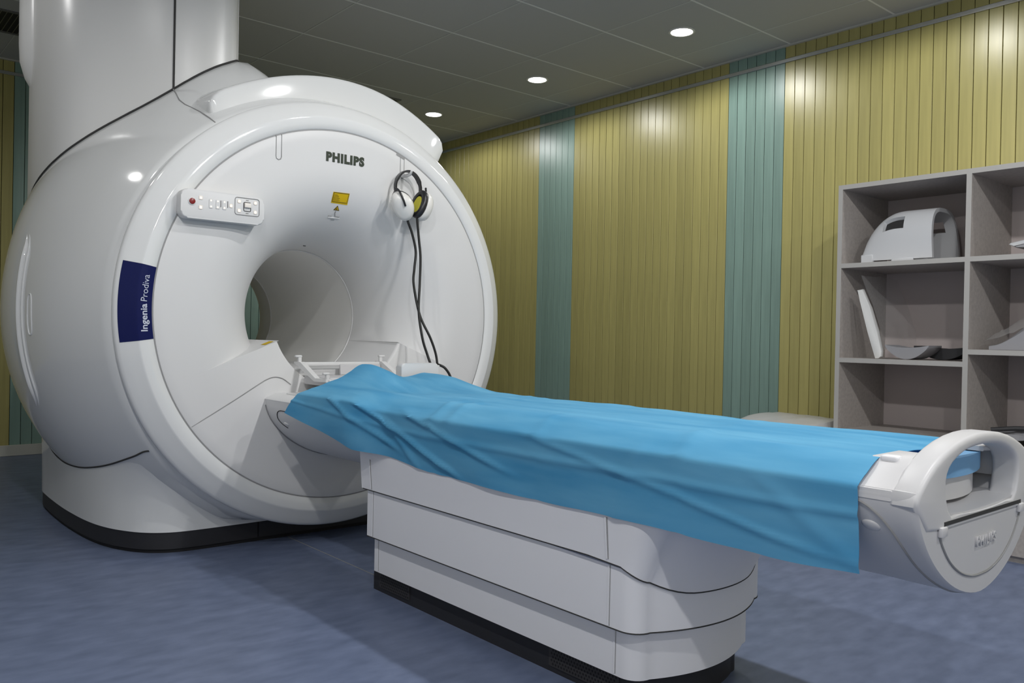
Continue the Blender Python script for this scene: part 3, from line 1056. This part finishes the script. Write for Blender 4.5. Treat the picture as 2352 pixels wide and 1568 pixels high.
# side seam curve and oval button on the left of the body
def on_body(z, y, off=0.0):
    f = min(1, max(0, (ZT - z) / (ZT - ZBT)))
    u = (max(0, 1 - f ** 1.75)) ** (1 / 1.75)
    return (AX - HW * u * 1.004 - off, y, z)
sp = [on_body(z, y, .0006) for y, z in ((-2.405, .688), (-2.44, .676), (-2.468, .655), (-2.487, .625), (-2.498, .59), (-2.505, .55), (-2.512, .51), (-2.517, .48), (-2.52, .464))]
obj('side_seam', tube(spline(sp, 5), 0.0026, 6), MGAPL, table, 60)
bm = bmesh.new()
bmesh.ops.create_uvsphere(bm, u_segments=20, v_segments=10, radius=1.0, matrix=Matrix.Translation(on_body(.632, -2.445, -.001)) @ Matrix.Rotation(radians(-32), 4, 'Y') @ Matrix.Rotation(radians(10), 4, 'X') @ Matrix.Diagonal((0.005, 0.020, 0.013, 1)))
obj('side_button', bm, MTUB, table, 60)
# mattress and its base seen through the arch
def pad(name, z0, z1, hw, y0, y1, m):
    pts = []
    for k in range(13):
        dx = -hw + 2 * hw * k / 12
        pts.append((AX + dx, y0 + 0.045 * (dx / hw) ** 2))
    pts += [(AX + hw, y1), (AX - hw, y1)]
    return poly_obj(name, pts, 'z', z0, z1, m, table, 0.006, 2, 40)
pad('mattress_base', .660, .7095, .196, -2.490, -2.30, MTUB)
pad('mattress', .7105, .752, .215, -2.500, -0.30, MPAD)
obj('table_top', box(AX - .25, AX + .25, -0.46, 0.05, .735, .758, .004, 2), MF, table, 40)

# ------------------------------------------------------------------ disposable sheet
def lerp_tab(t, tab):
    if t <= tab[0][0]:
        return tab[0][1]
    for (a, va), (b, vb) in zip(tab, tab[1:]):
        if t <= b:
            return va + (vb - va) * (t - a) / (b - a)
    return tab[-1][1]
NB = [(-2.45, .532), (-2.22, .520), (-2.03, .522), (-1.74, .527), (-1.375, .521), (-.95, .527), (-.73, .540), (-.48, .562), (-.30, .605), (-.15, .640), (-.04, .662)]
bm = bmesh.new()
rows = []
NY, NU = 150, 76
for i in range(NY + 1):
    t = i / NY
    y = -2.43 + (2.43 - 0.09) * t
    near = sstep(-.62, -.10, y)
    zb = lerp_tab(y, NB) + 0.004 * noise.noise((y * 5, 3.1, 0))
    row = []
    for j in range(NU + 1):
        u = j / NU
        # cross-section: 0 far hem -> .62 left ridge -> 1 near hem
        if u < .10:
            w = u / .10
            x, z = .515 - .055 * w, .665 + .080 * w
        elif u < .16:
            w = (u - .10) / .06
            x, z = .460 - .050 * w, .745 + .018 * w
        elif u < .52:
            w = (u - .16) / .36
            x, z = .410 - .47 * w, .763
        elif u < .64:
            w = (u - .52) / .12
            x, z = -.060 - .092 * w, .763 - .050 * w ** 1.3
        else:
            w = (u - .64) / .36
            x = -.154 + .020 * w * (1 - near)
            z = .713 + (zb - .713) * w
        yy = y
        # humps over things under the head end
        if near > 0 and u < .9:
            k = 1 if u < .64 else max(0, 1 - (u - .64) / .26)
            hump = .100 * exp(-((x - .075) / .105) ** 2) * sstep(-.50, -.12, y)
            hump += .062 * exp(-((x - .40) / .10) ** 2) * sstep(-.62, -.16, y)
            hump += .035 * exp(-((x - .24) / .10) ** 2) * sstep(-.45, -.12, y)
            z += hump * k
        if u > .64:
            # billow outwards near the head end
            x -= .030 * near * sin(min(1, w) * pi * .9) * (0.6 + 0.4 * sin(y * 9))
            # long drape folds
            x -= .006 * sin(y * 11 + w * 3.0) * w * (.4 + noise.noise((y * 2.1, 0, 5)))
        # rides over the bridge at the head end
        nh = sstep(-.66, -.44, y)
        if u > .46:
            q = min(1, (u - .46) / .18)
            x -= .062 * nh * q
            z += .030 * nh * (q if u < .64 else max(0, 1 - w * 1.2))
        # soft wrinkles
        n1 = noise.noise((x * 5 + 1.3, y * 3.2, z * 4))
        n2 = noise.noise((x * 16, y * 8, z * 12 + 4))
        amp = .006 + .006 * near
        topw = 1 if u < .6 else .35
        z += (amp * n1 + .0032 * n2) * (topw if .12 < u else .4)
        # fold creases across
        for yc, ln in ((-.93, .007), (-1.02, .005), (-1.97, .006), (-1.45, .004)):
            dy = y - yc - .25 * (x + .1) * (1 if u < .64 else 0)
            z += ln * exp(-(dy / .018) ** 2) * (1 if .45 < u < .72 else .35)
            if u > .64 and w < .45:
                x -= ln * .5 * exp(-(dy / .018) ** 2) * (1 - w / .45)
        # slanting folds from the ridge towards the hem
        if u > .60:
            for y0_, sl_, am_, wd_, w0_, w1_ in ((-.46, -.62, .015, .030, .0, .95), (-.30, -.50, .012, .028, .05, .8), (-.72, -.85, .010, .035, .0, .7), (-.58, -.25, .008, .022, .2, 1.0), (-1.30, -1.2, .006, .05, .1, .9), (-1.86, .10, .006, .020, 0.0, 1.1), (-2.15, -.30, .004, .03, .2, 1.0)):
                ww = max(0.0, (u - .60) / .40)
                d_ = y - (y0_ + sl_ * ww)
                x -= am_ * exp(-(d_ / wd_) ** 2) * sstep(w0_ - .15, w0_ + .1, ww) * (1 - sstep(w1_ - .15, w1_ + .1, ww))
        # lengthwise fold line on the side
        if u > .64:
            x -= .005 * exp(-((w - .33) / .05) ** 2)
        row.append((x, yy, z))
    rows.append(row)
# pull the near head-end corner out to a point
for i in range(NY + 1):
    y = rows[i][0][1]
    s = sstep(-.42, -.09, y)
    if s > 0:
        for j in range(NU + 1):
            u = j / NU
            if u > .56:
                w = (u - .56) / .44
                x, yy, z = rows[i][j]
                rows[i][j] = (x - .030 * s * w, yy + .07 * s * w, z + .012 * s * w)
grid_mesh(bm, rows)
sheet = obj('disposable_sheet', bm, MCLOTH, None, 80)
base_origin(sheet)
tag(sheet, 'thin blue disposable sheet draped over the patient table', 'sheet')
md = sheet.modifiers.new('thick', 'SOLIDIFY')
md.thickness = 0.0012
md.offset = 1
sheet.modifiers.move(1, 0)

# ------------------------------------------------------------------ coil holder at the head end
holder = thing('coil_holder', (AX, 0.16, .758), 'white plastic coil holder with hooked corners at the mouth of the bore', 'coil holder')
for s in (-1, 1):
    pr = [(0.30, .846), (0.33, .852), (0.33, .862), (0.27, .862), (0.22, .840), (0.12, .795), (0.02, .795), (0.02, .782), (0.13, .780), (0.24, .822)]
    x0 = AX + s * .215
    bm = bmesh.new()
    extrude_poly(bm, pr, 'x', x0 - .012, x0 + .012)
    obj('side_arm', bm, MF, holder)
    for (y, z) in ((0.30, .858), (0.03, .790)):
        bm = bmesh.new()
        add_box(bm, x0 - .008, x0 + .008, y - .008, y + .008, z, z + .030, .002, 1)
        add_box(bm, x0 - .010 - .012 * (s < 0), x0 + .010 + .012 * (s > 0), y - .010, y + .010, z + .024, z + .034, .003, 1)
        obj('hook', bm, MF, holder, 40)
obj('rear_bar', box(AX - .205, AX + .205, 0.285, 0.315, .842, .860, .004, 2), MF, holder, 40)
obj('front_bar', box(AX - .215, AX + .215, 0.010, 0.034, .776, .792, .003, 2), MF, holder, 40)
obj('tray', box(AX - .20, AX + .20, 0.035, 0.283, .7605, .800, .005, 2), MTUB, holder, 40)
obj('rear_plate', box(AX - .02, AX + .198, 0.27, 0.284, .800, .848, .002, 1), MTUB, holder, 40)

# ------------------------------------------------------------------ white box beside the table
abox = thing('headphone_box', (0.40, -0.04, .7585), 'small white rounded box behind the blue sheet, wired to the headphones', 'box')
poly_obj('case', rrect(0.288, 0.492, .7585, .866, .018, 5), 'y', -0.065, -0.018, MF, abox, 0.007, 3, 40)
obj('cable_clip', box(0.486, 0.502, -0.06, -0.03, .846, .856, .002, 1), MF, abox, 40)

# ------------------------------------------------------------------ headphones
phones = thing('headphones', (0.51, 0.24, 1.52), 'black and white hearing headphones hanging from the hook on the scanner', 'headphones')
bm = bmesh.new()
rows = []
HC = Vector((0.508, 0.248, 1.712))
for k in range(25):
    a = radians(-102 + 204 * k / 24)
    rr = 0.094 if abs(a) < 1.35 else 0.094 - .012 * (abs(a) - 1.35)
    wz = .0045 if k not in (0, 24) else .003
    wy = .014 if 4 < k < 20 else .009
    c = Vector((sin(a) * rr * 0.80, 0, cos(a) * rr))
    nrm = Vector((sin(a), 0, cos(a)))
    rows.append([HC + c + nrm * wz + Vector((0, -wy, 0)), HC + c + nrm * wz + Vector((0, wy, 0)), HC + c - nrm * wz + Vector((0, wy, 0)), HC + c - nrm * wz + Vector((0, -wy, 0))])
V = grid_mesh(bm, rows, close_v=True)
bm.faces.new(V[0]); bm.faces.new(V[-1][::-1])
obj('headband', bm, MBLKP, phones, 40)
def cup(cx, cy, cz, yaw, roll, tilt):
    """ear cup: outer white shell, black cushion towards the other cup"""
    Mx = Matrix.Translation((cx, cy, cz)) @ Matrix.Rotation(tilt, 4, 'Y') @ Matrix.Rotation(yaw, 4, 'Z') @ Matrix.Rotation(roll, 4, 'Y') @ Matrix.Scale(1.42, 4)
    # local: x axis = outward
    def shell(prof, m, name):
        bm = bmesh.new()
        rows = []
        for (x, a, b, dz) in prof:
            rows.append([Mx @ Vector((x, a * cos(t) * (1 if True else 1), dz + b * sin(t) * (1 - .10 * cos(t)))) for t in [2 * pi * k / 24 for k in range(24)]])
        V = grid_mesh(bm, rows, close_v=True)
        bm.faces.new(V[0]); bm.faces.new(V[-1][::-1])
        return obj(name, bm, m, phones, 50)
    sh = shell([(0.0, .036, .052, 0), (.006, .0375, .054, 0), (.020, .036, .052, 0), (.032, .031, .045, 0), (.038, .022, .034, 0)], MCUP, 'ear_cup')
    cu = shell([(0.0, .034, .050, 0), (-.006, .036, .052, 0), (-.014, .035, .051, 0), (-.018, .030, .046, 0), (-.017, .020, .034, 0), (-.010, .018, .032, 0)], MBLKP, 'ear_cushion')
    shell([(-.0175, .017, .030, -.004), (-.012, .018, .031, -.004)], MFOAM, 'foam_insert')
    # yoke
    p = [Mx @ Vector(q) for q in ((.002, .0, .066), (.016, .010, .060), (.031, .014, .046), (.039, .014, .026), (.041, .012, .006))]
    obj('yoke', tube(spline(p, 5), .0052, 8), MBLKP, phones, 60)
    return Mx
mL = cup(0.458, 0.215, 1.630, radians(180 + 50), radians(10), radians(-30))
mR = cup(0.566, 0.222, 1.642, radians(10), radians(6), radians(12))
for pts in ([HC + Vector((-.076, 0, -.018)), HC + Vector((-.080, -.012, -.045)), HC + Vector((-.066, -.015, -.062))], [HC + Vector((.076, 0, -.018)), HC + Vector((.078, -.010, -.040)), HC + Vector((.066, -.012, -.055))]):
    obj('yoke', tube(spline(pts, 5), .008, 8), MBLKP, phones, 60)
c1 = [(0.484, 0.215, 1.575), (0.49, 0.215, 1.55), (0.514, 0.215, 1.498), (0.535, 0.21, 1.411), (0.526, 0.205, 1.326), (0.52, 0.2, 1.244), (0.539, 0.17, 1.094), (0.555, 0.1, 0.984), (0.532, 0.02, 0.912), (0.509, -0.03, 0.860)]
c2 = [(0.543, 0.215, 1.585), (0.545, 0.215, 1.555), (0.556, 0.215, 1.47), (0.564, 0.21, 1.379), (0.556, 0.2, 1.246), (0.534, 0.172, 1.113), (0.509, 0.1, 0.983), (0.490, 0.03, 0.907), (0.487, -0.004, 0.862)]
obj('cable', tube(spline(c1, 8), .0062, 8), MBLK, phones, 60)
obj('cable', tube(spline(c2, 8), .0062, 8), MBLK, phones, 60)
c3 = [(0.509, -0.03, 0.858), (0.528, -0.03, 0.853), (0.546, -0.04, 0.841), (0.565, -0.05, 0.812), (0.574, -0.06, 0.775), (0.574, -0.07, 0.735)]
obj('cable', tube(spline(c3, 8), .0062, 8), MBLK, phones, 60)

# ------------------------------------------------------------------ shelving against the right wall
SX, SXB = 2.785, 3.352
SY0, SY1, SY2 = -0.800, -1.497, -2.20
ZS0, ZTOP = 0.47, 1.905
T = 0.026
shelf = thing('shelving_unit', ((SX + SXB) / 2, -1.5, 0), 'grey open shelving unit with square compartments against the wooden wall', 'shelf')
def board(name, *a):
    o = obj(name, box(*a), MSH, shelf)
    return o
for y in (SY0, SY1, SY2):
    b = board('upright', SX + .002, SXB, y - T / 2, y + T / 2, ZS0, ZTOP - T)
    obj('edge_band', box(SX, SX + .0019, y - T / 2, y + T / 2, ZS0, ZTOP - T), MSHE, b)
b = board('top_board', SX + .002, SXB, SY2 - T / 2, SY0 + T / 2, ZTOP - T, ZTOP)
obj('edge_band', box(SX, SX + .0019, SY2 - T / 2, SY0 + T / 2, ZTOP - T, ZTOP), MSHE, b)
for (ya, yb, zz) in ((SY1, SY0, (1.453, .911, .497)), (SY2, SY1, (1.453, .976, .497))):
    for z in zz:
        b = board('shelf_board', SX + .002, SXB - .01, ya + T / 2, yb - T / 2, z - T, z)
        obj('edge_band', box(SX, SX + .0019, ya + T / 2, yb - T / 2, z - T, z), MSHE, b)
obj('back_panel', box(SXB - .008, SXB, SY2, SY0, ZS0, ZTOP - .002), MSHB, shelf)

cab = thing('base_cabinet', (2.91, -1.4, 0), 'low grey base cabinet standing under the shelving beside the wall', 'cabinet')
obj('carcass', box(2.50, 3.350, -2.90, -0.12, 0.0, 0.445), MSH, cab)
obj('cabinet_top', box(2.485, 3.350, -2.92, -0.10, 0.446, 0.468, .002, 1), MSHE, cab)
for k in range(4):
    y0 = -2.90 + k * .695
    d = obj('door', box(2.480, 2.4995, y0 + .003, y0 + .692, .03, .440, .002, 1), MSH, cab)
    obj('handle', box(2.470, 2.4795, y0 + .60, y0 + .612, .28, .40, .002, 1), MSHE, d)

# scanner coil with grip windows on the top shelf
def shell_sweep(prof, x0, x1, th):
    pass
coil = thing('body_coil', (3.0, -1.16, 1.453), 'pale grey arched coil with grip windows on the top left shelf', 'coil')
# arch runs along the shelf (y), open towards the right end
def arch_sec(n=24):
    out = []
    for k in range(n + 1):
        a = pi * k / n
        c, s = cos(a), sin(a)
        x = 0.185 * (1 if c > 0 else -1) * abs(c) ** .62
        z = 0.285 * abs(s) ** .72
        out.append((x, z))
    return out
sec = arch_sec()
CXC, Y0c, Y1c = 3.02, -1.30, -0.915
bm = bmesh.new()
NYc = 20
rows_o, rows_i = [], []
def endk(y):
    # the far (left) end drops off in a curve
    t = (y - Y0c) / (Y1c - Y0c)
    return 1.0 - 0.0 * t
for i in range(NYc + 1):
    t = i / NYc
    y = Y0c + (Y1c - Y0c) * t
    h = 1.0 if t < .45 else sqrt(max(0.0, 1 - ((t - .45) / .565) ** 2.2))
    rows_o.append([(CXC + x * (.93 + .07 * h), y + .02 * (z / .28), 1.453 + max(.012, .012 + z * h)) for x, z in sec])
    rows_i.append([(CXC + x * (.93 + .07 * h) * .88, y + .02 * (z / .28), 1.453 + max(.008, z * h - .022)) for x, z in sec])
Vo = grid_mesh(bm, rows_o)
bm.verts.ensure_lookup_table()
# windows: drop quads on the room-facing and wall-facing flanks
def cut(V, i0, i1, j0, j1):
    for i in range(i0, i1):
        for j in range(j0, j1):
            vs4 = (V[i][j], V[i + 1][j], V[i + 1][j + 1], V[i][j + 1])
            for f in list(vs4[0].link_faces):
                if all(v in f.verts for v in vs4):
                    bm.faces.remove(f)
cut(Vo, 8, 14, 17, 20)
cut(Vo, 3, 11, 4, 7)
shell_o = obj('coil_shell', bm, MCOIL, coil, 50)
md = shell_o.modifiers.new('thick', 'SOLIDIFY'); md.thickness = .022; md.offset = -1
shell_o.modifiers.move(1, 0)
obj('foot_rail', box(CXC - .19, CXC - .165, Y1c - .06, Y1c + .01, 1.4535, 1.50, .004, 1), MCOIL, coil, 40)
obj('foot_rail', box(CXC - .19, CXC - .165, Y0c + .10, Y0c + .22, 1.4535, 1.470, .003, 1), MCOIL, coil, 40)
obj('foot_rail', box(CXC + .165, CXC + .19, Y0c + .02, Y1c, 1.4535, 1.475, .003, 1), MCOIL, coil, 40)
obj('strap', box(CXC - .055, CXC + .05, -1.13, -1.122, 1.737, 1.7405), MGAP, coil)

# long wrapped pad leaning in the middle shelf
bm = bmesh.new()
pr = [(-1.000, .9115), (-1.020, .9125), (-1.034, .925), (-1.036, .955), (-1.010, 1.06), (-.965, 1.20), (-.918, 1.305), (-.885, 1.300), (-.905, 1.24), (-.955, 1.06)]
extrude_poly(bm, pr, 'x', 2.83, 2.862, bev=.006, seg=2)
lean = base_origin(obj('foam_wedge', bm, MPADW, None, 40))
tag(lean, 'long white foam pad leaning against the left side of the middle shelf', 'pad')
bm = bmesh.new()
N = 14
rows = []
for i in range(N + 1):
    t = i / N
    y = -.88 - .50 * t * 0 - .155 * 0
    rows.append([])
wrap = bmesh.new()
prw = [(p[0] + (.010 if k > 5 else -.012), p[1] + (.004 if p[1] > 1.2 else .0)) for k, p in enumerate(pr)]
rows = []
for k, (y, z) in enumerate([(-1.040, .965), (-1.042, .990), (-1.030, 1.08), (-.985, 1.215), (-.935, 1.325), (-.915, 1.385)]):
    rows.append([(2.825 + .44 * q / 10, y + .006 * noise.noise((q * .8, k * 1.3, 2)), z + .012 * noise.noise((q * .7, k, 7))) for q in range(11)])
bm.free()
grid_mesh(wrap, rows)
wr = base_origin(obj('plastic_film', wrap, MFILM, None, 60))
tag(wr, 'clear plastic film wrapped around the leaning white pad', 'plastic wrap')

# curved grey pad lying in the middle shelf
cp_ = thing('curved_pad', (2.98, -1.27, .911), 'curved grey and black headrest pad lying on the middle shelf', 'pad')
def bowl(y0, y1, d, zt, xx0, xx1, m, name, edge=.010):
    bm = bmesh.new()
    pts = []
    n = 18
    for k in range(n + 1):
        t = k / n
        y = y0 + (y1 - y0) * t
        pts.append((y, .9115 + zt - d * (1 - (2 * t - 1) ** 2)))
    up = [(y, .9115 + zt + edge - .014 * (1 - (2 * i / n - 1) ** 2)) for i, (y, z) in enumerate(pts)]
    extrude_poly(bm, pts + up[::-1], 'x', xx0, xx1, bev=.003, seg=1)
    obj(name, bm, m, cp_, 40)
bowl(-1.285, -1.045, .068, .0695, 2.85, 3.02, MPADG, 'pad_half')
bowl(-1.435, -1.13, .066, .0675, 3.021, 3.20, MPADD, 'pad_half')

# right column items
tb = thing('table_coil', (3.0, -1.78, 1.453), 'flat grey coil with dark rim on the top right shelf, cut by the picture edge', 'coil')
bm = bmesh.new()
extrude_poly(bm, [(-1.655, 1.512), (-1.665, 1.520), (-1.80, 1.545), (-2.10, 1.558), (-2.10, 1.545), (-1.80, 1.530), (-1.68, 1.500)], 'x', 2.88, 3.18, bev=.003, seg=1)
obj('coil_plate', bm, MCOIL, tb, 40)
bm = bmesh.new()
extrude_poly(bm, [(-1.662, 1.508), (-1.80, 1.528), (-2.08, 1.543), (-2.08, 1.520), (-1.80, 1.492), (-1.69, 1.494)], 'x', 2.885, 3.175, bev=.003, seg=1)
obj('coil_rim', bm, MPADG, tb, 40)
obj('coil_foot', box(2.90, 2.96, -1.98, -1.73, 1.4535, 1.494, .004, 1), MCOIL, tb, 40)
obj('coil_foot', box(3.10, 3.16, -1.98, -1.73, 1.4535, 1.494, .004, 1), MCOIL, tb, 40)

bagc = thing('bagged_cushion', (3.0, -1.82, .976), 'grey wedge cushion in a shiny clear bag on the right shelf', 'cushion')
bm = bmesh.new()
rows = []
for i in range(19):
    t = i / 18
    y = -1.585 - .50 * t
    h = .028 + .200 * sstep(.0, .52, t) * (1 - .15 * sstep(.7, 1, t))
    rows.append([(2.83 + .02 + .42 * q / 10, y, .9775 + h * (abs(sin(pi * min(1, max(0, (q + .9) / 11.8)))) ** .35)) for q in range(11)])
V = grid_mesh(bm, rows)
bot = [[bm.verts.new((v.co.x, v.co.y, .9772)) for v in (r[0], r[-1])] for r in V]
for i in range(18):
    bm.faces.new((V[i][0], V[i + 1][0], bot[i + 1][0], bot[i][0]))
    bm.faces.new((V[i][-1], bot[i][1], bot[i + 1][1], V[i + 1][-1]))
bm.faces.new([bot[0][0], bot[0][1]] + V[0][::-1])
obj('cushion', bm, MPADG, bagc, 60)
bm = bmesh.new()
rows = []
for i in range(25):
    t = i / 24
    y = -1.548 - .56 * t
    h = .020 + .075 * sstep(-.02, .08, t) + .175 * sstep(.05, .52, t)
    rows.append([(2.822 + .46 * q / 14, y + .006 * noise.noise((q, t * 9, 1)), .979 + h * (abs(sin(pi * min(1, max(0, (q + .9) / 15.8)))) ** .4) + .016 * noise.noise((q * .9, t * 12, 3)) * (1 if 0 < i else 0)) for q in range(15)])
grid_mesh(bm, rows)
obj('clear_bag', bm, MFILM, bagc, 25)

acc = thing('accessory_bag', (2.98, -1.72, .497), 'crumpled clear bag with a dark strap on the lowest right shelf', 'bag')
bm = bmesh.new()
rows = []
for i in range(17):
    t = i / 16
    rows.append([(2.83 + .40 * q / 12, -1.57 - .42 * t, .500 + .075 * (sin(pi * min(1, max(0, (q + .5) / 13))) ** .4) * (sin(pi * min(1, max(0, (i + .8) / 17.6))) ** .3) + .016 * noise.noise((q * .8, i * .7, 5))) for q in range(13)])
grid_mesh(bm, rows)
obj('clear_bag', bm, MPADG, acc, 30)
obj('strap', tube(spline([(2.86, -1.60, .568), (2.90, -1.72, .583), (2.95, -1.83, .578), (3.0, -1.95, .563)], 5), .012, 8), MPADD, acc, 60)
bm = bmesh.new()
bmesh.ops.create_uvsphere(bm, u_segments=14, v_segments=8, radius=1, matrix=Matrix.Translation((2.85, -1.86, .543)) @ Matrix.Diagonal((.035, .06, .035, 1)))
obj('grip_ball', bm, MCOIL, acc, 60)

# folded plastic-wrapped mat on the cabinet, left of the shelving
bm = bmesh.new()
rows = []
for i in range(21):
    t = i / 20
    e = min(1, t / .12, (1 - t) / .06)
    rows.append([(2.62 + .60 * q / 10, -.19 - .56 * t, 0.4715 + (.062 + .014 * (1 - t)) * (max(0, e) ** .5) * (abs(sin(pi * min(1, max(0, (q + .7) / 11.4)))) ** .4) + .006 * noise.noise((q * .6, i * .4, 2))) for q in range(11)])
V = grid_mesh(bm, rows)
ring = [r[0] for r in V] + V[-1][1:] + [r[-1] for r in V[::-1]][1:] + V[0][::-1][1:-1]
low = [bm.verts.new((v.co.x, v.co.y, .4685)) for v in ring]
for i in range(len(ring)):
    j = (i + 1) % len(ring)
    bm.faces.new((ring[i], ring[j], low[j], low[i]))
bm.faces.new(low)
wm = base_origin(obj('wrapped_mat', bm, mat('mat_pale', (0.50, 0.50, 0.50), 0.3, 0.5), None, 50))
tag(wm, 'pale plastic-wrapped mat lying on the cabinet left of the shelving', 'mat')

for o in list(bpy.data.objects):
    if o.type == 'MESH' and o.name.startswith('tmp'):
        bpy.data.objects.remove(o)
